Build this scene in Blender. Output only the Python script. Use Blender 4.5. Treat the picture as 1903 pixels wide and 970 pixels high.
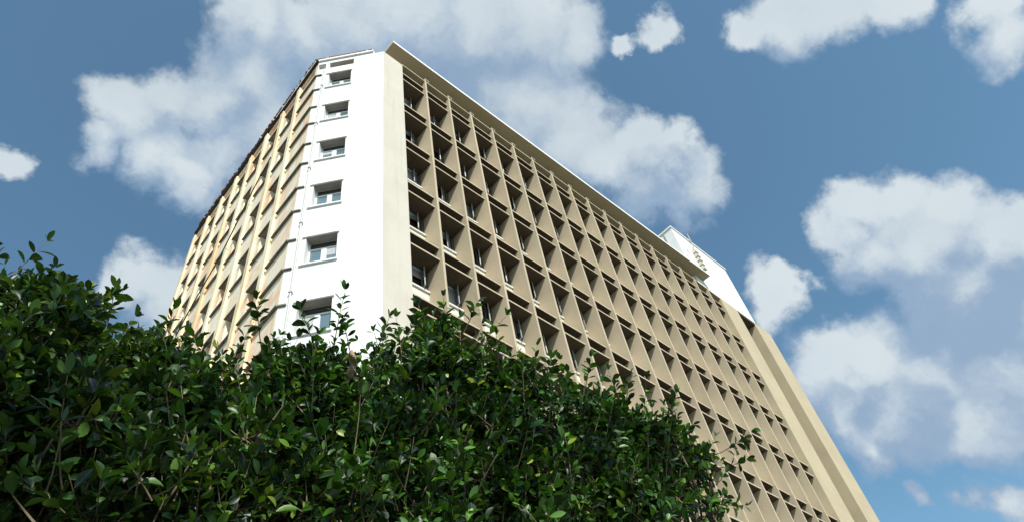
import bpy, math, random
import numpy as np
R_=math.radians
scene=bpy.context.scene
for o in list(bpy.data.objects): bpy.data.objects.remove(o)
rng=np.random.default_rng(7); random.seed(7)

# ------------------------------------------------------------------ camera
EYE=np.array([0.,0.,1.6])
def _rot(w):
    th=np.linalg.norm(w)+1e-12;k=w/th;K=np.array([[0,-k[2],k[1]],[k[2],0,-k[0]],[-k[1],k[0],0]])
    return np.eye(3)+np.sin(th)*K+(1-np.cos(th))*K@K
RC=np.array([[0.73655563,-0.66150398,-0.14106126],[0.44963566,0.63467375,-0.62850378],[0.50528563,0.39950183,0.76490831]])@_rot(np.array([6.49307212e-03,-2.00393682e-03,6.62095626e-03]))
FPX=1306.07
from mathutils import Matrix
cam_d=bpy.data.cameras.new('camera'); cam=bpy.data.objects.new('camera',cam_d); scene.collection.objects.link(cam)
cam.matrix_world=Matrix(((RC[0,0],-RC[1,0],-RC[2,0],EYE[0]),(RC[0,1],-RC[1,1],-RC[2,1],EYE[1]),(RC[0,2],-RC[1,2],-RC[2,2],EYE[2]),(0,0,0,1)))
cam_d.sensor_width=36; cam_d.lens=36*FPX/1903; cam_d.clip_end=3000; cam_d.clip_start=.05
scene.camera=cam
def ray(x,y):
    d=RC.T@np.array([(x-951.5)/FPX,(y-485)/FPX,1.]); return d/np.linalg.norm(d)
def at(x,y,dist): return EYE+ray(x,y)*dist

# ------------------------------------------------------------------ light
SUN=np.array([-.300,-.640,.700]); SUN/=np.linalg.norm(SUN)       # towards the sun
el=math.asin(SUN[2]); az=math.atan2(SUN[0],SUN[1])
sd=bpy.data.lights.new('sun','SUN'); sd.energy=5.0; sd.angle=R_(.5); sd.color=(1,.955,.87)
so=bpy.data.objects.new('sun',sd); scene.collection.objects.link(so)
from mathutils import Vector
so.rotation_euler=Vector(-SUN).to_track_quat('-Z','Y').to_euler(); so.location=(-20,-30,40)
scene.view_settings.view_transform='Standard'; scene.view_settings.look='None'
scene.view_settings.exposure=0.15; scene.view_settings.gamma=1; scene.view_settings.use_curve_mapping=False

world=bpy.data.worlds.new('World'); scene.world=world; world.use_nodes=True
nt=world.node_tree; nt.nodes.clear()
def N(nt,t,**k):
    n=nt.nodes.new(t)
    for a,b in k.items(): setattr(n,a,b)
    return n
def math_(nt,op,a,b=None,c=None,clamp=False):
    n=N(nt,'ShaderNodeMath',operation=op,use_clamp=clamp)
    for i,v in enumerate((a,b,c)):
        if v is None: continue
        if isinstance(v,(int,float)): n.inputs[i].default_value=v
        else: nt.links.new(v,n.inputs[i])
    return n.outputs[0]
def vmath(nt,op,a,b=None,out=0):
    n=N(nt,'ShaderNodeVectorMath',operation=op)
    for i,v in enumerate((a,b)):
        if v is None: continue
        if isinstance(v,(tuple,list,np.ndarray)): n.inputs[i].default_value=tuple(float(q) for q in v)
        else: nt.links.new(v,n.inputs[i])
    return n.outputs[out]
def mixc(nt,f,a,b,mode='MIX'):
    n=N(nt,'ShaderNodeMix',data_type='RGBA',blend_type=mode)
    for s,v in ((n.inputs[0],f),(n.inputs[6],a),(n.inputs[7],b)):
        if isinstance(v,(int,float)): s.default_value=v
        elif isinstance(v,tuple): s.default_value=(*v,1) if len(v)==3 else v
        else: nt.links.new(v,s)
    return n.outputs[2]
def sstep(nt,x,a,b):
    n=N(nt,'ShaderNodeMapRange',interpolation_type='SMOOTHSTEP'); nt.links.new(x,n.inputs[0])
    n.inputs[1].default_value=a; n.inputs[2].default_value=b; return n.outputs[0]
sky=N(nt,'ShaderNodeTexSky',sky_type='NISHITA',sun_disc=False,sun_elevation=el,sun_rotation=az,air_density=1.0,dust_density=.6,ozone_density=1.6)
tc=N(nt,'ShaderNodeTexCoord'); D=vmath(nt,'NORMALIZE',tc.outputs['Generated'])
# broad cumulus banks: each one a direction in the sky and an angular size
CL=[(470,40,70),(560,60,100),(660,60,110),(760,30,120),(880,60,140),(990,60,120),(1060,60,66),(900,170,120),(990,200,120),(1060,260,90),(1130,300,75),(1200,320,85),(1270,350,75),(1190,255,50),(1265,265,45),(860,250,60),
 (460,150,90),(480,240,80),(400,190,70),(330,190,65),(240,220,70),(300,290,70),(350,340,60),(180,270,45),(360,370,40),(400,290,60),
 (1218,55,34),(1170,80,20),(5,290,38),(270,515,55),(325,535,60),(225,530,42),(300,590,50),
 (1385,45,42),(1450,40,60),(1540,20,70),(1640,0,60),(1850,10,75),(1890,80,55),(1690,-30,60),
 (1600,370,62),(1570,430,52),(1680,370,70),(1760,390,70),(1700,460,105),(1610,470,72),(1850,460,90),(1800,550,110),(1720,560,70),(1900,430,60),(1900,560,80),
 (1450,550,48),(1475,520,36),(1440,585,30),(1530,680,70),(1620,670,75),(1730,680,95),(1850,670,95),(1590,770,80),(1700,780,90),(1830,780,90),(1640,850,48),(1810,930,36),(1880,935,42),(1720,920,25)]
wob=N(nt,'ShaderNodeTexNoise',noise_dimensions='3D'); nt.links.new(D,wob.inputs['Vector']); wob.inputs['Scale'].default_value=9; wob.inputs['Detail'].default_value=5; wob.inputs['Roughness'].default_value=.6
wv=vmath(nt,'SCALE',vmath(nt,'SUBTRACT',wob.outputs['Color'],(.5,.5,.5))); wv.node.inputs['Scale'].default_value=.11
DW=vmath(nt,'ADD',D,wv)
def field(vec):
    f=None
    for x,y,r in CL:
        c=ray(x,y); rad=float(np.linalg.norm(ray(x+r,y)-ray(x-r,y))/4+np.linalg.norm(ray(x,y+r)-ray(x,y-r))/4)*1.30
        dd=vmath(nt,'DISTANCE',vec,c,1)
        v=math_(nt,'MULTIPLY_ADD',dd,-1/rad,1.0)
        f=v if f is None else math_(nt,'SMOOTH_MAX',f,v,.25)
    return f
f0=field(DW); f1=field(vmath(nt,'ADD',DW,(-.012,-.035,.05)))
n2=N(nt,'ShaderNodeTexNoise'); nt.links.new(D,n2.inputs['Vector']); n2.inputs['Scale'].default_value=22; n2.inputs['Detail'].default_value=7; n2.inputs['Roughness'].default_value=.62
n3=N(nt,'ShaderNodeTexNoise'); nt.links.new(DW,n3.inputs['Vector']); n3.inputs['Scale'].default_value=5; n3.inputs['Detail'].default_value=4
n4=N(nt,'ShaderNodeTexNoise'); nt.links.new(DW,n4.inputs['Vector']); n4.inputs['Scale'].default_value=9; n4.inputs['Detail'].default_value=9; n4.inputs['Roughness'].default_value=.6
fd=math_(nt,'ADD',f0,math_(nt,'MULTIPLY_ADD',n2.outputs[0],.75,-.35))
cover=math_(nt,'MULTIPLY',sstep(nt,fd,.0,.48),math_(nt,'MULTIPLY_ADD',n3.outputs[0],.5,.68,clamp=True))
lit=math_(nt,'SUBTRACT',f0,f1)
lit=math_(nt,'ADD',math_(nt,'MULTIPLY_ADD',lit,.95,.42),math_(nt,'MULTIPLY_ADD',n4.outputs[0],1.5,-.83))
lit=sstep(nt,lit,.0,1.0)
ccol=mixc(nt,lit,(.275,.385,.53),(.62,.69,.73))
skyc=mixc(nt,1.0,sky.outputs[0],(.128,.162,.150),'MULTIPLY')     # sky strength about 0.14
fin=mixc(nt,cover,skyc,ccol)
bg=N(nt,'ShaderNodeBackground'); nt.links.new(fin,bg.inputs[0]); bg.inputs[1].default_value=1.0
wo=N(nt,'ShaderNodeOutputWorld'); nt.links.new(bg.outputs[0],wo.inputs[0])
try: world.cycles.sampling_method='MANUAL'; world.cycles.sample_map_resolution=512
except Exception: pass

# ------------------------------------------------------------------ materials
def stucco(name,col,col2=None,scale=1.2,amt=.5,rough=.85,stain=None,stain_amt=0.,bump=.25,streak=None,speckle=0.):
    m=bpy.data.materials.new(name); m.use_nodes=True; t=m.node_tree; b=t.nodes['Principled BSDF']
    co=N(t,'ShaderNodeTexCoord').outputs['Object']
    n=N(t,'ShaderNodeTexNoise'); t.links.new(co,n.inputs['Vector']); n.inputs['Scale'].default_value=scale; n.inputs['Detail'].default_value=8; n.inputs['Roughness'].default_value=.65
    col2=col2 or tuple(c*.86 for c in col)
    c=mixc(t,math_(t,'MULTIPLY',sstep(t,n.outputs[0],.35,.7),amt),col,col2)
    # rain streaks: noise stretched along the vertical
    mp=N(t,'ShaderNodeMapping'); t.links.new(co,mp.inputs[0]); mp.inputs['Scale'].default_value=(3.5,3.5,.12)
    ns=N(t,'ShaderNodeTexNoise'); t.links.new(mp.outputs[0],ns.inputs['Vector']); ns.inputs['Scale'].default_value=1.6; ns.inputs['Detail'].default_value=6
    if streak: c=mixc(t,math_(t,'MULTIPLY',sstep(t,ns.outputs[0],.5,.72),streak[1]),c,streak[0])
    if stain:
        n5=N(t,'ShaderNodeTexNoise'); t.links.new(co,n5.inputs['Vector']); n5.inputs['Scale'].default_value=.9; n5.inputs['Detail'].default_value=7; n5.inputs['Roughness'].default_value=.7
        c=mixc(t,math_(t,'MULTIPLY',sstep(t,n5.outputs[0],.47,.62),stain_amt),c,stain)
    nf=N(t,'ShaderNodeTexNoise'); t.links.new(co,nf.inputs['Vector']); nf.inputs['Scale'].default_value=38; nf.inputs['Detail'].default_value=5
    if speckle: 
        n6=N(t,'ShaderNodeTexNoise'); t.links.new(co,n6.inputs['Vector']); n6.inputs['Scale'].default_value=9; n6.inputs['Detail'].default_value=9; n6.inputs['Roughness'].default_value=.8
        c=mixc(t,math_(t,'MULTIPLY',sstep(t,n6.outputs[0],.56,.68),speckle),c,(.25,.19,.12))
    oi=N(t,'ShaderNodeObjectInfo'); gm=N(t,'ShaderNodeCombineColor')
    for q in range(3): t.links.new(math_(t,'MULTIPLY_ADD',oi.outputs['Random'],.10,.93),gm.inputs[q])
    c=mixc(t,1.0,c,gm.outputs[0],'MULTIPLY')
    t.links.new(c,b.inputs['Base Color']); b.inputs['Roughness'].default_value=rough; b.inputs['Specular IOR Level'].default_value=.3
    bp=N(t,'ShaderNodeBump'); bp.inputs['Strength'].default_value=bump; bp.inputs['Distance'].default_value=.02; t.links.new(nf.outputs[0],bp.inputs['Height']); t.links.new(bp.outputs[0],b.inputs['Normal'])
    return m
def plain(name,col,rough=.6,metal=0.,spec=.5):
    m=bpy.data.materials.new(name); m.use_nodes=True; t=m.node_tree; b=t.nodes['Principled BSDF']
    co=N(t,'ShaderNodeTexCoord').outputs['Object']
    n=N(t,'ShaderNodeTexNoise'); t.links.new(co,n.inputs['Vector']); n.inputs['Scale'].default_value=6; n.inputs['Detail'].default_value=6
    t.links.new(mixc(t,math_(t,'MULTIPLY',n.outputs[0],.5),col,tuple(c*.7 for c in col)),b.inputs['Base Color'])
    b.inputs['Roughness'].default_value=rough; b.inputs['Metallic'].default_value=metal; b.inputs['Specular IOR Level'].default_value=spec
    return m
M={}
M['white']=stucco('white_paint',(.80,.80,.785),(.73,.73,.71),amt=.6,streak=((.58,.56,.51),.30),bump=.2,speckle=.1)
M['cream']=stucco('cream_paint',(.595,.545,.465),(.54,.49,.41),scale=.8,amt=.8,streak=((.42,.39,.33),.30),speckle=.3)
M['spandrel']=stucco('white_spandrel_paint',(.78,.75,.65),(.70,.66,.55),scale=1.5,amt=.7,streak=((.5,.45,.38),.3))
M['shadewall']=stucco('shade_dark_render',(.11,.092,.07),(.08,.066,.05),scale=1.5,amt=.8)  # shade of the deep cells put into the wall colour
M['tan']=stucco('tan_render',(.49,.41,.275),(.43,.36,.245),scale=.7,amt=.8,streak=((.40,.34,.25),.25),stain=(.52,.41,.30),stain_amt=.35)
M['tanfin']=stucco('tan_fin_render',(.515,.43,.30),(.45,.37,.26),scale=.6,amt=.8,streak=((.40,.34,.26),.3),stain=(.53,.40,.30),stain_amt=.45)
M['ledge']=stucco('shade_dark_concrete',(.105,.082,.055),(.075,.06,.042),scale=2,amt=.8,speckle=.3)  # darkened so the colour carries the shade of the undersides
M['shadesoffit']=stucco('shade_grey_soffit',(.31,.285,.25),(.22,.205,.18),scale=3,amt=.8)  # grey stands in for the shade under window heads
M['soffit']=stucco('eave_concrete',(.52,.46,.31),(.45,.39,.26),scale=.5,amt=.8,stain=(.50,.42,.30),stain_amt=.3)
M['old']=stucco('weathered_yellow_render',(.95,.82,.58),(.90,.72,.46),scale=1.6,amt=.9,streak=((.72,.38,.13),.75),stain=(.66,.42,.25),stain_amt=.5,speckle=.35)
M['panel']=stucco('weathered_panel_render',(.96,.86,.68),(.95,.76,.56),scale=1.1,amt=.9,streak=((.80,.45,.22),.55),stain=(.92,.56,.36),stain_amt=.85,speckle=.15)
M['darkledge']=stucco('dark_mottled_ledge',(.22,.20,.15),(.10,.10,.07),scale=3,amt=.9,speckle=.5)  # dark ledge colour with random mottling and speckle
M['rubble']=stucco('bare_brick_rubble',(.20,.10,.07),(.06,.05,.04),scale=5,amt=1.,speckle=.6,bump=1.)
M['tile']=stucco('clay_roof_tile',(.40,.17,.10),(.16,.09,.07),scale=4,amt=.9,speckle=.4)
M['tar']=stucco('roof_felt_edge',(.07,.06,.05),(.03,.03,.03),scale=4,amt=.8)
M['frame']=plain('white_window_frame',(.80,.80,.78),.45)
M['gframe']=plain('grey_window_frame',(.34,.33,.31),.5)
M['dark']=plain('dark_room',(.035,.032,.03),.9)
M['curtain']=plain('pale_curtain',(.45,.46,.47),.9)
M['pipe']=plain('painted_pipe',(.52,.52,.50),.5)
M['strand']=plain('dark_green_strand',(.025,.05,.04),.6)
M['metal']=plain('galvanised_bracket',(.42,.38,.30),.5)
M['asphalt']=stucco('asphalt',(.05,.05,.05),(.04,.04,.04),scale=3,bump=.6)
M['paving']=stucco('concrete_paving',(.15,.14,.12),(.12,.11,.10),scale=1.5)
M['kerb']=stucco('kerb_stone',(.34,.33,.31))
def glassmat(name,tint,rough=.04):
    m=bpy.data.materials.new(name); m.use_nodes=True; t=m.node_tree; b=t.nodes['Principled BSDF']
    co=N(t,'ShaderNodeTexCoord').outputs['Object']; n=N(t,'ShaderNodeTexNoise'); t.links.new(co,n.inputs['Vector']); n.inputs['Scale'].default_value=.7
    t.links.new(mixc(t,n.outputs[0],tint,tuple(c*.45 for c in tint)),b.inputs['Base Color'])
    b.inputs['Roughness'].default_value=rough; b.inputs['Specular IOR Level'].default_value=1.0; b.inputs['Coat Weight'].default_value=.6; b.inputs['Coat Roughness'].default_value=.02
    bp=N(t,'ShaderNodeBump'); bp.inputs['Strength'].default_value=.04; n2=N(t,'ShaderNodeTexNoise'); t.links.new(co,n2.inputs['Vector']); n2.inputs['Scale'].default_value=1.3
    t.links.new(n2.outputs[0],bp.inputs['Height']); t.links.new(bp.outputs[0],b.inputs['Normal'])
    return m
M['glass']=glassmat('blue_grey_glass',(.16,.24,.28)); M['darkglass']=glassmat('dark_glass',(.045,.05,.05),.1)
def leafmat(name,hi,lo,spec=.5):
    m=bpy.data.materials.new(name); m.use_nodes=True; t=m.node_tree; b=t.nodes['Principled BSDF']; out=t.nodes['Material Output']
    g=N(t,'ShaderNodeNewGeometry'); cr=N(t,'ShaderNodeValToRGB'); t.links.new(g.outputs['Random Per Island'],cr.inputs[0])
    e=cr.color_ramp.elements; e[0].position=.28; e[0].color=(*lo,1); e[1].position=.8; e[1].color=(*hi,1)  # near-black share of leaves stands in for foliage in shade
    x=cr.color_ramp.elements.new(.93); x.color=(hi[0]*2.0,hi[1]*1.55,hi[2]*1.3,1)
    y=cr.color_ramp.elements.new(.985); y.color=(hi[0]*3.6,hi[1]*1.7,hi[2]*1.2,1)
    uv=N(t,'ShaderNodeUVMap').outputs[0]; sx=N(t,'ShaderNodeSeparateXYZ'); t.links.new(uv,sx.inputs[0])
    mid=sstep(t,math_(t,'ABSOLUTE',math_(t,'SUBTRACT',sx.outputs[0],.5)),.0,.045)
    c=mixc(t,math_(t,'MULTIPLY_ADD',mid,.6,.4),(.10,.15,.05),cr.outputs[0])
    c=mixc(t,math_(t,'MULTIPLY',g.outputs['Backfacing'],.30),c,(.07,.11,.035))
    t.links.new(c,b.inputs['Base Color']); b.inputs['Roughness'].default_value=.40; b.inputs['Specular IOR Level'].default_value=spec
    tr=N(t,'ShaderNodeBsdfTranslucent'); t.links.new(mixc(t,1.,c,(1.3,1.5,.5),'MULTIPLY'),tr.inputs[0])
    mx=N(t,'ShaderNodeMixShader'); mx.inputs[0].default_value=.16; t.links.new(b.outputs[0],mx.inputs[1]); t.links.new(tr.outputs[0],mx.inputs[2]); t.links.new(mx.outputs[0],out.inputs[0])
    return m
M['leafA']=leafmat('fig_leaf',(.056,.140,.018),(.003,.013,.003),.36)
M['leafB']=leafmat('fig_leaf_bright',(.060,.172,.020),(.004,.018,.003),.36)
M['bark']=stucco('bark',(.17,.13,.095),(.08,.06,.045),scale=9,amt=.9,bump=.8)
M['twig']=stucco('green_brown_twig',(.22,.17,.11),(.12,.09,.05),scale=9,amt=.9)
M['dry']=stucco('dry_leaf',(.42,.30,.19),(.30,.20,.12),scale=14,amt=.9)

# ------------------------------------------------------------------ helpers
def link(o): scene.collection.objects.link(o); return o
def tag(o,label=None,cat=None,group=None,kind=None):
    if label: o['label']=label
    if cat: o['category']=cat
    if group: o['group']=group
    if kind: o['kind']=kind
    return o
def empty(name,loc): 
    o=link(bpy.data.objects.new(name,None)); o.location=loc; o.empty_display_size=.5; return o
class MB:
    def __init__(s): s.v=[];s.f=[]
    def quad(s,*p):
        n=len(s.v); s.v+= [tuple(q) for q in p]; s.f.append(tuple(range(n,n+len(p)))); return s
    def box(s,fr,u0,u1,w0,w1,z0,z1):
        n=len(s.v)
        for z in (z0,z1):
            for u,w in ((u0,w0),(u1,w0),(u1,w1),(u0,w1)): s.v.append(fr(u,w,z))
        s.f+=[(n+0,n+3,n+2,n+1),(n+4,n+5,n+6,n+7),(n,n+1,n+5,n+4),(n+1,n+2,n+6,n+5),(n+2,n+3,n+7,n+6),(n+3,n,n+4,n+7)]
        return s
    def tube(s,pts,rad,sides=8):
        pts=[np.array(p,float) for p in pts]; rad=rad if hasattr(rad,'__len__') else [rad]*len(pts); n=len(s.v)
        for i,p in enumerate(pts):
            t=pts[min(i+1,len(pts)-1)]-pts[max(i-1,0)]; t/=np.linalg.norm(t)+1e-9
            a=np.cross(t,[0,0,1.] if abs(t[2])<.9 else [1.,0,0]); a/=np.linalg.norm(a); b=np.cross(t,a)
            for k in range(sides):
                q=2*math.pi*k/sides; s.v.append(tuple(p+rad[i]*(a*math.cos(q)+b*math.sin(q))))
        for i in range(len(pts)-1):
            for k in range(sides):
                s.f.append((n+i*sides+k,n+i*sides+(k+1)%sides,n+(i+1)*sides+(k+1)%sides,n+(i+1)*sides+k))
        s.f.append(tuple(n+k for k in range(sides))[::-1]); s.f.append(tuple(n+(len(pts)-1)*sides+k for k in range(sides)))
        return s
    def build(s,name,mat,parent=None,bevel=0,smooth=False,origin=None):
        off=np.array(origin if origin is not None else ((0,0,0) if parent is None else WORLD[parent.name]))
        me=bpy.data.meshes.new(name); me.from_pydata([tuple(np.array(v)-off) for v in s.v],[],s.f); me.update()
        me.materials.append(mat)
        if smooth: me.polygons.foreach_set('use_smooth',[True]*len(me.polygons))
        o=link(bpy.data.objects.new(name,me))
        if parent is None: o.location=tuple(off); 
        else:
            o.parent=parent
        WORLD[o.name]=tuple(off)
        if bevel:
            md=o.modifiers.new('bevel','BEVEL'); md.width=bevel; md.segments=2; md.limit_method='ANGLE'
        return o
WORLD={}
ident=lambda x,y,z:(x,y,z)
def wallgrid(mb,fr,u0,u1,z0,z1,holes,depth):
    """sheet at w=0 with rectangular holes that have reveals of the given depth"""
    us=sorted({u0,u1}|{h[0] for h in holes}|{h[1] for h in holes}); zs=sorted({z0,z1}|{h[2] for h in holes}|{h[3] for h in holes})
    hs=set()
    for h in holes:
        i0=us.index(h[0]); i1=us.index(h[1]); j0=zs.index(h[2]); j1=zs.index(h[3])
        for i in range(i0,i1):
            for j in range(j0,j1): hs.add((i,j))
        a,b,c,d=h[:4]
        mb.quad(fr(a,0,c),fr(a,0,d),fr(a,depth,d),fr(a,depth,c)); mb.quad(fr(b,0,d),fr(b,0,c),fr(b,depth,c),fr(b,depth,d))
        mb.quad(fr(a,0,d),fr(b,0,d),fr(b,depth,d),fr(a,depth,d)); mb.quad(fr(b,0,c),fr(a,0,c),fr(a,depth,c),fr(b,depth,c))
    for i in range(len(us)-1):
        for j in range(len(zs)-1):
            if (i,j) in hs: continue
            mb.quad(fr(us[i],0,zs[j]),fr(us[i+1],0,zs[j]),fr(us[i+1],0,zs[j+1]),fr(us[i],0,zs[j+1]))

# ------------------------------------------------------------------ ground
g=MB().quad((-900,-900,-.004),(900,-900,-.004),(900,900,-.004),(-900,900,-.004)).build('ground',M['paving']); tag(g,kind='structure')
road=MB().box(ident,-300,300,-14,-4,-.3,.0).build('road',M['asphalt']); tag(road,kind='structure')
kb=MB().box(ident,-300,300,-4,-3.8,-.3,.13).build('kerb',M['kerb']); tag(kb,kind='structure')
pv=MB().box(ident,-300,300,-3.8,11.2,-.3,.12).build('pavement',M['paving']); tag(pv,kind='structure')

# ------------------------------------------------------------------ the building
YD=11.77883; ZT=35.93613; X0=9.49033; S=1.549875; H=3.3; TH=.10
NB=18; ROWS=10
BO=(9.,14.,0.)
B=empty('office_building',BO); WORLD[B.name]=BO
tag(B,'tall office block with tan sun fins, white chamfered corner and weathered yellow side','office building')
fr=lambda x,w,z:(x,YD+w,z)                                     # right facade: w runs inwards
Z=lambda r:ZT-r
# corner pier
MB().box(fr,8.43,9.60,0,2.4,0,Z(.16)).build('corner_pier',M['cream'],B,bevel=.012)['label']='cream corner pier beside the white wall'
# back wall of the cells with openings
XE=X0+NB*S
xb=[(9.60 if i==0 else X0+i*S+TH) for i in range(NB)]; xe=[X0+(i+1)*S for i in range(NB)]
holes=[]
for i in range(NB):
    for j in range(ROWS):
        holes.append((xb[i]+.10,xe[i]-.12,Z(2.48+j*H),Z(1.12+j*H)))
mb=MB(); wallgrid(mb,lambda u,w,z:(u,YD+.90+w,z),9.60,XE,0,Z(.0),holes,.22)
mb.build('window_wall',M['shadewall'],B)
for j in range(ROWS):
    m_=MB()
    for i in range(NB): m_.box(lambda u,w,z:(u,YD+.90+w,z),xb[i]+.003,xe[i]-.003,-.03,-.002,Z(3.3+.67+j*H) if j<ROWS-1 else .0,Z(2.572+j*H))
    m_.build('spandrel_panel',M['spandrel'],B)
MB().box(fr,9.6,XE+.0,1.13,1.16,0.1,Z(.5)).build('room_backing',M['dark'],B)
# fins
for i in range(1,NB):
    f_=MB().box(fr,X0+i*S,X0+i*S+TH,0,.897,0,Z(.004)).build('sun_fin',M['tanfin'],B,bevel=.008)
# ledges across the bays, two to a storey, and the slab that caps the fins
MB().box(fr,9.603,XE-.003,.02,.897,Z(.085),Z(.0)).build('cap_slab',M['soffit'],B,bevel=.01)
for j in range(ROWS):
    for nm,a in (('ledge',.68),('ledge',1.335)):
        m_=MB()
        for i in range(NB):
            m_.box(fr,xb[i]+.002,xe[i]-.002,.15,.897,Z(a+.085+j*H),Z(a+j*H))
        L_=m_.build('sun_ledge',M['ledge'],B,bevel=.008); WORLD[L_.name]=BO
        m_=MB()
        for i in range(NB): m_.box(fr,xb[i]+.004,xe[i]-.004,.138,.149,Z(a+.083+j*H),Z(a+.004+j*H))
        m_.build('lit_lip',M['tanfin'],L_)  # paler lip added so the sunlit front edge stays bright on the darkened ledge
# windows of the cells
def cell_window(i,j,mb_f,mb_s,mb_g,mb_c,rich=True):
    a,b,c,d=holes[i*ROWS+j]; F=lambda u,w,z:(u,YD+.90+w,z)
    for q in ((a,a+.06,c,d),(b-.06,b,c,d),(a+.06,b-.06,c,c+.06),(a+.06,b-.06,d-.06,d)): mb_f.box(F,q[0],q[1],.10,.17,q[2],q[3])
    mx=(a+b)/2; mb_f.box(F,mx-.03,mx+.03,.10,.17,c+.06,d-.06); 
    mb_f.box(F,a+.06,mx-.03,.11,.16,c+.5,c+.54)
    mb_g.box(F,a+.06,mx-.03,.13,.14,c+.06,d-.06); 
    mb_s.box(F,xb[i]+.01,xe[i]-.005,-.10,-.002,c-.085,c-.005)
    mb_c.box(F,a-.02,b-.1,-.20,-.003,d+.003,d+.085)                     # blind box
    # right-hand sash stands open, hinged on the outer jamb
    an=R_(random.uniform(35,86)); L=.34
    def SF(u,w,z): return (b-.07-u*math.cos(an)+w*math.sin(an), YD+.9+.10-u*math.sin(an)-w*math.cos(an), z)
    for q in ((0,.05,c+.07,d-.07),(L-.05,L,c+.07,d-.07),(.05,L-.05,c+.07,c+.12),(.05,L-.05,d-.12,d-.07)): mb_f.box(SF,q[0],q[1],-.02,.02,q[2],q[3])
    mb_g.box(SF,.05,L-.05,-.005,.005,c+.12,d-.12)
order=sorted([(i,j) for i in range(NB) for j in range(ROWS)],key=lambda q:(q[0]>=7 or q[1]>=6, q[0]+q[1]*1.2))
NW_R=44
for n_,(i,j) in enumerate(order[:NW_R]):
    a1,a2,a3,a4=MB(),MB(),MB(),MB(); cell_window(i,j,a1,a2,a3,a4)
    w=a1.build('window',M['gframe'],B); WORLD[w.name]=BO
    a2.build('sill',M['frame'],w); a3.build('pane',M['darkglass'],w); a4.build('blind_box',M['gframe'],w)
    if random.random()<.55:
        a,b,c,d=holes[i*ROWS+j]; mx=(a+b)/2; dr=random.uniform(.25,.95); F=lambda u,w_,z:(u,YD+.90+w_,z)
        MB().box(F,mx+.04,b-.07,.12,.125,d-.06-(d-c-.12)*dr,d-.06).build('roller_blind',M['curtain'],w)
a1,a2,a3,a4=MB(),MB(),MB(),MB()
for i,j in order[NW_R:]: cell_window(i,j,a1,a2,a3,a4)
w=a1.build('window',M['gframe'],B); w['kind']='stuff'; w['label']='windows deep in the farther cells of the fin grid'
a2.build('sill',M['frame'],w); a3.build('pane',M['darkglass'],w); a4.build('blind_box',M['gframe'],w)
# small hooked brackets on top of every fin
for i in range(1,NB):
    x=X0+i*S+.05
    m_=MB().box(fr,x-.035,x+.035,.01,.09,Z(0)-.0,Z(-.20)).box(fr,x-.035,x+.24,.01,.09,Z(-.20),Z(-.27)).box(fr,x+.17,x+.24,.01,.09,Z(-.10),Z(-.198))
    m_.build('roof_bracket',M['metal'],B,bevel=.006)
# eave slab standing above the fins
def EF(x,w,z): 
    yo=11.43-(x-8.8)/27.2*.20
    return (x,yo if w==0 else w,z)
eave=MB().box(EF,8.80,35.95,0,14.2,Z(-.80),Z(-.93)).build('eave_slab',M['soffit'],B)
MB().box(lambda x,w,z:(x,EF(x,0,0)[1]+w,z),8.80,35.95,-.03,-.003,Z(-.79),Z(-.96)).build('eave_trim',M['white'],eave)
MB().box(ident,8.765,8.797,11.40,14.2,Z(-.79),Z(-1.02)).build('eave_trim',M['cream'],eave)
MB().box(fr,8.9,34.88,1.0,1.2,Z(.2),Z(-.797)).build('roof_upstand',M['soffit'],B)
# piers and recess at the right end
MB().box(fr,XE,39.50,0,3.0,0,Z(-.02)).build('end_pier',M['tan'],B,bevel=.015)
MB().box(fr,41.75,43.95,0,3.3,0,Z(-.0)).build('end_pier',M['tan'],B,bevel=.015)
MB().box(fr,39.503,41.747,3.0,3.2,0,Z(-.01)).build('recess_wall',M['tan'],B)
MB().box(fr,39.503,41.747,.02,2.997,Z(.25),Z(-.02)).build('recess_soffit',M['ledge'],B)
# penthouse over the right end
PH=MB().box(fr,34.9,42.05,0.03,7.5,Z(-.03),Z(-6.25)).build('penthouse',M['white'],B)
MB().box(fr,34.82,42.13,-.05,7.58,Z(-6.25),Z(-6.40)).build('coping',M['white'],PH,bevel=.01)
MB().tube([fr(37.25,-.12,Z(-7.1)),fr(37.2,-.12,Z(-5.6)),fr(36.95,-.12,Z(-4.9))],.045).build('vent_pipe',M['metal'],PH)
for k in range(5):
    zc=Z(-4.70+k*.47); m_=MB().box(fr,36.70,37.30,-.22,.028,zc-.05,zc+.04)
    m_.box(fr,36.70,36.76,-.22,.028,zc-.26,zc-.05)
    m_.build('vent_hood',M['cream'],PH)
MB().tube([fr(34.9-.04,.75,Z(-2.4)),fr(34.9-.04,.75,Z(-6.2))],.03).build('conduit',M['metal'],PH)
MB().tube([fr(35.3,-.01,Z(-3.1)),fr(35.75,-.03,Z(-4.2)),fr(36.0,-.02,Z(-3.9))],.02).build('loose_wire',M['metal'],PH)

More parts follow.
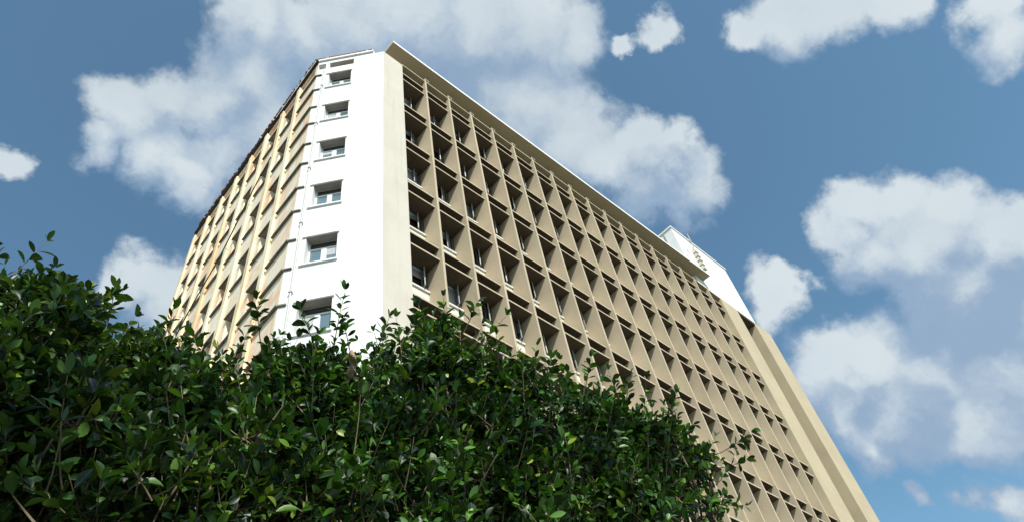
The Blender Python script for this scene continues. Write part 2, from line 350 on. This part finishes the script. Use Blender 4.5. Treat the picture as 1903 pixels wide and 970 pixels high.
# ---- white chamfered wall: u runs from the corner pier to the fold, w inwards
th=R_(-50); dc=np.array([math.cos(th),math.sin(th)]); C0=np.array([8.43,YD]); nin=np.array([-dc[1],dc[0]])   # inwards
if nin[1]<0: nin=-nin
UF=3.25
def cf(u,w,z): p=C0-dc*u+nin*w; return (p[0],p[1],z)
HW=3.235
wh=[(1.56,2.64,Z(3.12+j*HW),Z(1.70+j*HW)) for j in range(10)]
attic=(1.47,2.68,Z(.98),Z(.40)); att2=(2.86,3.23,Z(.98),Z(.40))
mb=MB(); wallgrid(mb,cf,0,UF,0,Z(.22),wh+[attic,att2],.42)
mb.box(cf,.45,UF,0,.42,Z(.219),Z(.0))
wf=mb.build('chamfer_wall',M['white'],B); wf['label']='white painted chamfered wall of the corner'
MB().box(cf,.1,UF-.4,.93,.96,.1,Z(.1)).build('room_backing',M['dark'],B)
MB().box(cf,1.3,UF-.3,.35,.7,Z(1.02),Z(.70)).box(cf,1.5,2.66,.05,.36,Z(.98),Z(.88)).build('attic_rubble',M['rubble'],B)
MB().box(cf,.50,UF,-.09,-.002,Z(.10),Z(-.06)).build('parapet_coping',M['white'],B)
for j in range(10):
    a,b,c,d=wh[j]
    f_=MB()
    F=lambda u,w,z:cf(u,w+.30,z)
    top=d-.30
    for q in ((a,a+.06,c,top),(b-.06,b,c,top),(a+.06,b-.06,c,c+.10),(a+.06,b-.06,top-.07,top)): f_.box(F,q[0],q[1],0,.06,q[2],q[3])
    mx=(a+b)/2; f_.box(F,mx-.09,mx+.09,-.01,.06,c+.10,top-.07)
    f_.box(F,a,a+.05,0,.06,top,d).box(F,b-.05,b,0,.06,top,d)
    w=f_.build('window',M['frame'],B); WORLD[w.name]=BO
    MB().box(F,a+.06,mx-.09,.02,.03,c+.10,top-.07).box(F,mx+.09,b-.06,.02,.03,c+.10,top-.07).build('pane',M['glass'],w)
    MB().box(F,a+.05,b-.05,.03,.04,top,d-.002).build('transom_pane',M['darkglass'],w)
    if j in (1,2,4,5,7):
        hh=(top-c-.17)*(.3,.85,0,.5,.4,.7,0,.6)[j] if j!=2 else .2
        q0,q1=((a+.06,mx-.09) if j in (4,7) else (mx+.09,b-.06))
        MB().box(F,q0,q1,.012,.018,top-.07-hh,top-.07).build('roller_blind',M['curtain'],w)
    MB().box(cf,a-.06,b+.13,-.07,-.002,c-.07,c-.005).build('sill',M['white'],w)
    MB().box(cf,a-.06,b+.13,-.06,-.002,d+.0,d+.05).build('head_ledge',M['white'],w)
    MB().box(cf,a+.002,b-.002,.004,.30,d-.02,d-.003).build('soffit_shade',M['shadesoffit'],w)  # thin slab added to carry the painted soffit shade
# downpipe and the short ledges that turn the fold
mb=MB().tube([cf(2.89,-.06,.2),cf(2.89,-.06,Z(1.15))],.04,10)
for k in range(9): mb.box(cf,2.83,2.95,-.12,-.001,Z(3.0+k*3.6),Z(2.94+k*3.6))
mb.build('downpipe',M['pipe'],B,smooth=False)

# ---- weathered left facade
tl=R_(88.7); dl=np.array([math.cos(tl),math.sin(tl)]); FO=C0-dc*UF; nl=np.array([dl[1],-dl[0]])          # inwards = +X
def lf(v,w,z): p=FO+dl*v+nl*w; return (p[0],p[1],z)
VE=13.05; PI_=1.62; v0=1.55
pil=[(v0+PI_*k,v0+.30+PI_*k) for k in range(8)]
lh=[]
for k in range(7):
    for j in range(10): lh.append((pil[k][1]+.02,pil[k][1]+.90,Z(3.12+j*HW),Z(1.72+j*HW)))
al=[(.25,v0-.02,Z(1.0),Z(.38))]+[(pil[k][1],pil[k+1][0],Z(1.0),Z(.38)) for k in range(7)]
mb=MB(); wallgrid(mb,lf,0,VE,0,Z(.0),lh+al,.52)
lw=mb.build('side_wall',M['panel'],B); lw['label']='weathered side wall with pink and yellow stained panels'
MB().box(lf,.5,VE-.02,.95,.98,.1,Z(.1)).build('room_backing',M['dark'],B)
MB().box(lf,.3,VE-.02,.40,.8,Z(1.02),Z(.62)).build('attic_rubble',M['rubble'],B)
for k in range(8): MB().box(lf,pil[k][0],pil[k][1],-.11,-.002,0,Z(.42)).build('pilaster',M['old'],B,bevel=.02)
for j in range(10):
    for c in (1.67+j*HW,3.19+j*HW):
        m_=MB().box(lf,-.02,v0-.08,-.10,-.002,Z(c+.065),Z(c)); 
        m_.box(cf,2.99,UF-.005,-.07,-.002,Z(c+.06),Z(c))
        m_.build('corner_ledge',M['darkledge'],B)
for k in range(7):
    for j in range(6 if k<6 else 5):
        a,b,c,d=lh[k*10+j]
        F=lambda u,w,z:lf(u,w+.44,z); f_=MB(); mx=(a+b)/2
        for q in ((a,a+.06,c,d),(b-.06,b,c,d),(a+.06,b-.06,c,c+.07),(a+.06,b-.06,d-.07,d),(mx-.04,mx+.04,c+.07,d-.07)): f_.box(F,q[0],q[1],0,.06,q[2],q[3])
        w=f_.build('window',M['frame'],B); WORLD[w.name]=BO
        MB().box(F,a+.06,b-.06,.02,.03,c+.07,d-.07).build('pane',M['darkglass'],w)
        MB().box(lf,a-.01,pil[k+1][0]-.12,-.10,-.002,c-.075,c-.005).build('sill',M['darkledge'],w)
        MB().box(lf,a+.002,b-.002,.004,.44,d-.02,d-.003).build('soffit_shade',M['shadesoffit'],w)  # added slab, its grey painting in shade below the head
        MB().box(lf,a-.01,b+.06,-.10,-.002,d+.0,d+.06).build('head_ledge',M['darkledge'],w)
# thin roof slab round the corner and the side, with old tiles along its edge
MB().box(lf,-.05,VE+.1,-.14,.6,Z(.09),Z(-.05)).build('roof_edge',M['tar'],B)
MB().box(lf,.05,VE*.3,-.16,-.143,Z(.13),Z(-.02)).build('roof_trim',M['white'],B)
mb=MB()
for k in range(26):
    u=.55+k*.105; h_=random.uniform(.03,.075)
    if random.random()<.18: continue
    mb.box(cf,u,u+.085,-.12,.3,Z(-.062),Z(-.062-h_))
for k in range(110):
    v=k*.118; h_=random.uniform(.02,.09)
    if random.random()<.15: continue
    mb.box(lf,v,v+.10,-.20+random.uniform(-.03,.03),.3,Z(-.052),Z(-.052-h_))
mb.build('roof_tiles',M['tile'],B)
# body: rear and roof
e=lf(VE,0,0); mb=MB()
mb.quad((e[0],e[1],0),(43.9,e[1],0),(43.9,e[1],Z(.2)),(e[0],e[1],Z(.2)))
mb.quad((43.9,YD+3,0),(43.9,e[1],0),(43.9,e[1],Z(.2)),(43.9,YD+3,Z(.2)))
mb.build('rear_wall',M['old'],B)
MB().quad((9.0,YD+.95,Z(.5)),(43.9,YD+.95,Z(.5)),(43.9,e[1],Z(.5)),(e[0]+.4,e[1],Z(.5)),(FO[0]+.4,FO[1]+.1,Z(.5))).build('flat_roof',M['tar'],B)

# sagging cable across the side wall
pts=[]
for t_ in np.linspace(0,1,22):
    v=3.1+t_*6.6; z=5.2+t_*5.9+math.sin(math.pi*t_)*.25
    pts.append(lf(v,-.22-.03*math.sin(9*t_),Z(z)))
cb=MB().tube(pts,.028,6).build('strand',M['strand'],None)  # thin dark green tube along a sagging diagonal line
tag(cb,'thin dark cable sagging diagonally across the weathered yellow side wall','strand')

# ------------------------------------------------------------------ trees
def leaf_template():
    ys=np.array([0,.16,.40,.66,.87,1.0]); hw=np.array([.025,.13,.215,.225,.125,.0])
    V=[];UVs=[]
    for y,w in zip(ys,hw):
        bend=-.14*y*y
        for s_,uu in ((-1,0.),(0,.5),(1,1.)):
            V.append((s_*w,y,bend+abs(s_)*w*.42)); UVs.append((.5+s_*w*1.9,y))
    Fc=[]
    for i in range(len(ys)-1):
        for k in (0,1): a=i*3+k; Fc.append((a,a+1,a+4,a+3))
    return np.array(V),np.array(UVs),np.array(Fc)
LV,LUV,LF=leaf_template()
def leaves_mesh(name,mat,P,Dv,Nv,L,Wd,parent):
    n=len(P); Dv=Dv/np.linalg.norm(Dv,axis=1,keepdims=True)
    X=np.cross(Dv,Nv); X/=np.linalg.norm(X,axis=1,keepdims=True)+1e-9; Nn=np.cross(X,Dv)
    curl=rng.uniform(.2,1.9,n)
    V=P[:,None,:]+(LV[None,:,0,None]*Wd[:,None,None])*X[:,None,:]*L[:,None,None]+LV[None,:,1,None]*Dv[:,None,:]*L[:,None,None]+(LV[None,:,2,None]*curl[:,None,None])*Nn[:,None,:]*L[:,None,None]
    V=V.reshape(-1,3)-np.array(WORLD[parent.name]); k=len(LV); F=(LF[None]+np.arange(n)[:,None,None]*k).reshape(-1)
    me=bpy.data.meshes.new(name); me.vertices.add(len(V)); me.vertices.foreach_set('co',V.ravel())
    nf=n*len(LF); me.loops.add(nf*4); me.loops.foreach_set('vertex_index',F.astype(np.int32)); me.polygons.add(nf)
    me.polygons.foreach_set('loop_start',np.arange(nf,dtype=np.int32)*4); me.polygons.foreach_set('loop_total',np.full(nf,4,np.int32))
    me.polygons.foreach_set('use_smooth',np.ones(nf,bool))
    uv=me.uv_layers.new(name='UVMap'); uv.data.foreach_set('uv',np.tile(LUV[LF].reshape(-1,2),(n,1)).ravel())
    me.update(calc_edges=True); me.materials.append(mat); o=link(bpy.data.objects.new(name,me)); o.parent=parent; return o
def unit(v): return v/(np.linalg.norm(v)+1e-9)
def sprig(acc,stems,p,d,length,nl,ls):
    """one twig: curved stem with spirally set leaves and a terminal tuft"""
    d=unit(d); side=unit(np.cross(d,rng.normal(size=3))); bendv=side*rng.uniform(-.25,.25)+np.array([0,0,.18])
    pts=[p+d*length*t+bendv*length*t*t for t in (0,.35,.7,1.0)]
    stems.append((pts,[.0045,.0035,.0025,.0015]))
    a=np.cross(d,[0,0,1.]); a=unit(a if np.linalg.norm(a)>.1 else np.array([1.,0,0])); b=np.cross(d,a); ph=rng.uniform(0,6.28)
    for k in range(nl):
        t=.40+.60*((k+.5)/nl)**.8 if k<nl-3 else 1.0
        q=p+d*length*t+bendv*length*t*t; ph+=2.4
        rad=a*math.cos(ph)+b*math.sin(ph); ang=rng.uniform(.75,1.35) if t<.95 else rng.uniform(.25,.75)
        dd=unit(d*math.cos(ang)+rad*math.sin(ang)+rng.normal(size=3)*.15)
        up=unit(d*1.0+np.array([0,0,.35])+rng.normal(size=3)*.38)
        l_=ls*rng.uniform(.65,1.3)*(1 if t<.9 else .8)
        acc.append((q+dd*.008,dd,up,l_,rng.uniform(.9,1.3)))
def build_tree(label,base,clumps,extra,mat,density,ls,trunk_r,lean,over=()):
    base=np.array(base,float); T=empty('fig_tree',tuple(base)); WORLD[T.name]=tuple(base); tag(T,label,'tree')
    acc=[];stems=[]
    cs=[(at(x,y+lean,dd),r) for x,y,dd,r in clumps]; vis=len(cs); cs+=[(np.array(c[:3],float),c[3]) for c in over]; vis=vis or 0
    cen=np.mean([c for c,_ in (cs[:vis] or cs)],axis=0); fork=np.array([base[0]*.6+cen[0]*.4,base[1]*.6+cen[1]*.4,2.4]) if vis else base+np.array([.15,.3,3.6])
    MB().tube([base+[0,0,-.1],base+np.array([.03,.02,.5]),base*.6+fork*.4+[0,0,.0],fork],[trunk_r*1.35,trunk_r,trunk_r*.85,trunk_r*.7],14).build('trunk',M['bark'],T,smooth=True)
    lim=MB()
    full=[]
    for ci,(c,r) in enumerate(cs):
        full.append((ci,c,r,0))
        if ci<vis:
            for _ in range(4):
                dq=unit(rng.normal(size=3)+np.array([0,-.2,.5])); full.append((ci,c+dq*r*rng.uniform(.75,1.12),r*rng.uniform(.18,.36),1))
    for ci,c,r,sub in full:
        mid=fork*.5+c*.5+np.array([0,0,-.25])+rng.normal(size=3)*.12
        q=[fork,fork*.72+mid*.28+rng.normal(size=3)*.04,mid,c*.6+mid*.4+rng.normal(size=3)*.05,c]
        if sub: lim.tube([q[2]*.3+c*.7,q[3]*.5+c*.5,c],[.009,.007,.005],5)
        else: lim.tube(q,[.05,.036,.026,.018,.011],7)
        for k in range(3 if sub else 9):
            dr=unit(rng.normal(size=3)+np.array([0,0,.4])); e_=c+dr*r*.85
            lim.tube([mid*.35+c*.65 if k%2 else c,c+dr*r*.4+rng.normal(size=3)*.04,e_],[.009,.007,.004],5)
        if ci<vis and not sub:
            for _ in range(9 if base[0]>0 else 1):
                dr=unit(rng.normal(size=3)*.8+np.array([0,0,1.0])); p=c+dr*r*.85
                sprig(acc,stems,p,dr+np.array([0,0,.5])+rng.normal(size=3)*.2,rng.uniform(.24,.40),int(rng.integers(9,14)),ls*1.08)
        n=int(density*r*r*((2600 if sub else 1750*(.085/ls)**.6) if ci<vis else 300))
        for _ in range(n):
            dr=unit(rng.normal(size=3)+np.array([0,-.15,.25])); rr=r*(rng.uniform(.25,1.)**.55)
            p=c+dr*rr
            if rr>.22*r and not sub and math.sin(p[0]*6.5+1.3*math.sin(p[2]*5)+ci)*math.sin(p[1]*5.5+1.1*ci)*math.sin(p[2]*7.5+p[0]*3)>rng.uniform(-.17,-.03): continue
            d=unit(dr*.8+np.array([0,0,.45])+rng.normal(size=3)*.45)
            sprig(acc,stems,p-d*.08,d,rng.uniform(.10,.22),int(rng.integers(6,12)),ls)
    for x,y,x2,y2,dd,nl in extra:                                   # long shoots standing clear of the crown
        a_=at(x,y,dd); b_=at(x2,y2,dd*1.01); L_=np.linalg.norm(b_-a_)
        sprig(acc,stems,a_,b_-a_-np.array([0,0,.1])*L_,L_,int(nl*1.3),ls*1.12)
    lim.build('limbs',M['bark'],T,smooth=True)
    st=MB()
    for p_,r_ in stems: st.tube(p_,r_,3)
    st.build('twigs',M['twig'],T)
    P=np.array([a[0] for a in acc]);Dv=np.array([a[1] for a in acc]);Nv=np.array([a[2] for a in acc]);L=np.array([a[3] for a in acc]);W=np.array([a[4] for a in acc])
    leaves_mesh('crown',mat,P,Dv,Nv,L,W,T); print(label,len(P),'leaves')
build_tree('dense dark green fig tree filling the lower left, tallest of the crowns',(-.9,3.3,.12),
 [(-90,640,5.0,.66),(20,640,5.1,.60),(110,712,5.0,.58),(210,775,4.9,.54),(300,775,4.8,.44),(20,800,4.2,.62),(160,880,4.0,.58),(300,905,3.8,.50),(-60,960,3.6,.6),(90,1010,3.3,.55),(240,1040,3.1,.5),(-150,800,4.4,.6)],
 [(300,640,322,585,4.6,9),(200,600,215,545,4.8,8)],M['leafA'],1.0,.070,.16,72)
build_tree('glossy green fig tree in the middle, its shoots crossing the white wall and its window',(2.3,2.2,.12),
 [(375,730,4.5,.30),(440,745,4.5,.34),(530,745,4.5,.36),(630,745,4.6,.38),(730,725,4.7,.36),(800,672,4.9,.34),(850,668,4.9,.29),(430,860,4.0,.45),(560,860,4.0,.48),(700,850,4.1,.48),(830,830,4.3,.45),(420,990,3.4,.45),(600,1010,3.5,.5),(780,1000,3.7,.5),(900,960,4.0,.42)],
 [(488,660,474,568,4.4,12),(620,660,628,553,4.5,13),(590,655,566,585,4.4,8),(700,650,722,598,4.6,9),(650,650,640,600,4.5,7),(860,620,886,568,4.8,10),(745,640,770,600,4.7,7),(380,680,362,620,4.5,8)],M['leafB'],1.05,.066,.14,58)
build_tree('fig tree at the right whose leafy branch ends hang in front of the tan fins',(4.9,2.1,.12),
 [(930,745,4.9,.30),(1000,770,5.0,.34),(1080,790,5.1,.34),(1160,825,5.2,.32),(1235,850,5.3,.25),(1285,885,5.3,.17),(980,890,4.5,.42),(1100,910,4.6,.42),(1205,940,4.8,.34),(1280,965,4.9,.18),(1000,1020,4.1,.42),(1140,1030,4.3,.42)],
 [(925,690,931,632,4.9,9),(1085,730,1098,672,5.0,10),(1160,760,1166,708,5.1,8),(1235,790,1256,735,5.2,9),(1310,850,1400,822,5.2,12),(1320,870,1392,862,5.2,8),(1310,930,1385,945,5.0,9),(1010,715,1020,670,5.0,8),(1330,900,1350,880,5.1,6)],M['leafB'],1.05,.064,.13,28)
build_tree('unseen fig tree added behind the viewer to shade the smaller trees',(.9,-3.0,.12),[],[],M['leafA'],1.0,.12,.22,0,  # unseen tree added to throw dappled shade and block sky light
 [(-3.2,-4.2,4.2,1.5),(-.6,-5.0,3.9,1.5),(2.2,-5.0,4.2,1.5),(4.8,-4.6,4.4,1.4),(-4.2,-2.2,3.4,1.2),(.8,-5.4,6.2,1.2),(-2.2,-1.2,7.4,.7),(-1.5,-.5,7.6,.7),(-.6,-1.0,7.8,.8),(-1.2,-1.6,7.0,.7),(-.2,-1.9,6.8,.6),(1.0,-2.0,7.0,.6),(2.0,-2.4,7.2,.6),(3.2,-2.9,7.3,.6),(.5,-1.2,7.9,.55),(1.5,-1.3,7.8,.65),(2.6,-1.6,7.9,.6),(3.9,-2.2,7.9,.6)])

# curled dry leaf caught in the middle crown
def curled(c,d,n,L,W,turn):
    mb=MB(); d=unit(d); x=unit(np.cross(d,n)); nn=np.cross(x,d); k=9; rows=[]
    for i in range(k+1):
        t=i/k; w=W*math.sin(math.pi*min(.97,t*.9+.08))**.7; rows.append([c+d*L*t+x*math.sin(s_*turn)*w+nn*(math.cos(s_*turn)*w*.9+.02*math.sin(t*7+s_*2)) for s_ in np.linspace(-1,1,7)])
    for i in range(k):
        for q in range(6): mb.quad(rows[i][q],rows[i][q+1],rows[i+1][q+1],rows[i+1][q])
    return mb
pc=at(652,650,3.72); dn=unit(at(659,712,3.72)-pc)
dl_=empty('dry_leaf',tuple(pc)); WORLD[dl_.name]=tuple(pc); tag(dl_,'crumpled pale brown dry leaf caught on top of the middle tree under the white wall','dry leaf')
curled(pc,dn+np.array([.1,0,0]),-ray(650,680),.105,.021,1.15).build('leaf_blade',M['dry'],dl_,smooth=True)
curled(pc+dn*.07,dn+np.array([-.35,.1,0]),-ray(650,680)+np.array([.4,0,0]),.095,.014,1.3).build('leaf_blade',M['dry'],dl_,smooth=True)
curled(pc+dn*.07,dn+np.array([.12,-.1,0]),-ray(650,680)+np.array([-.4,0,.2]),.09,.013,1.2).build('leaf_blade',M['dry'],dl_,smooth=True)
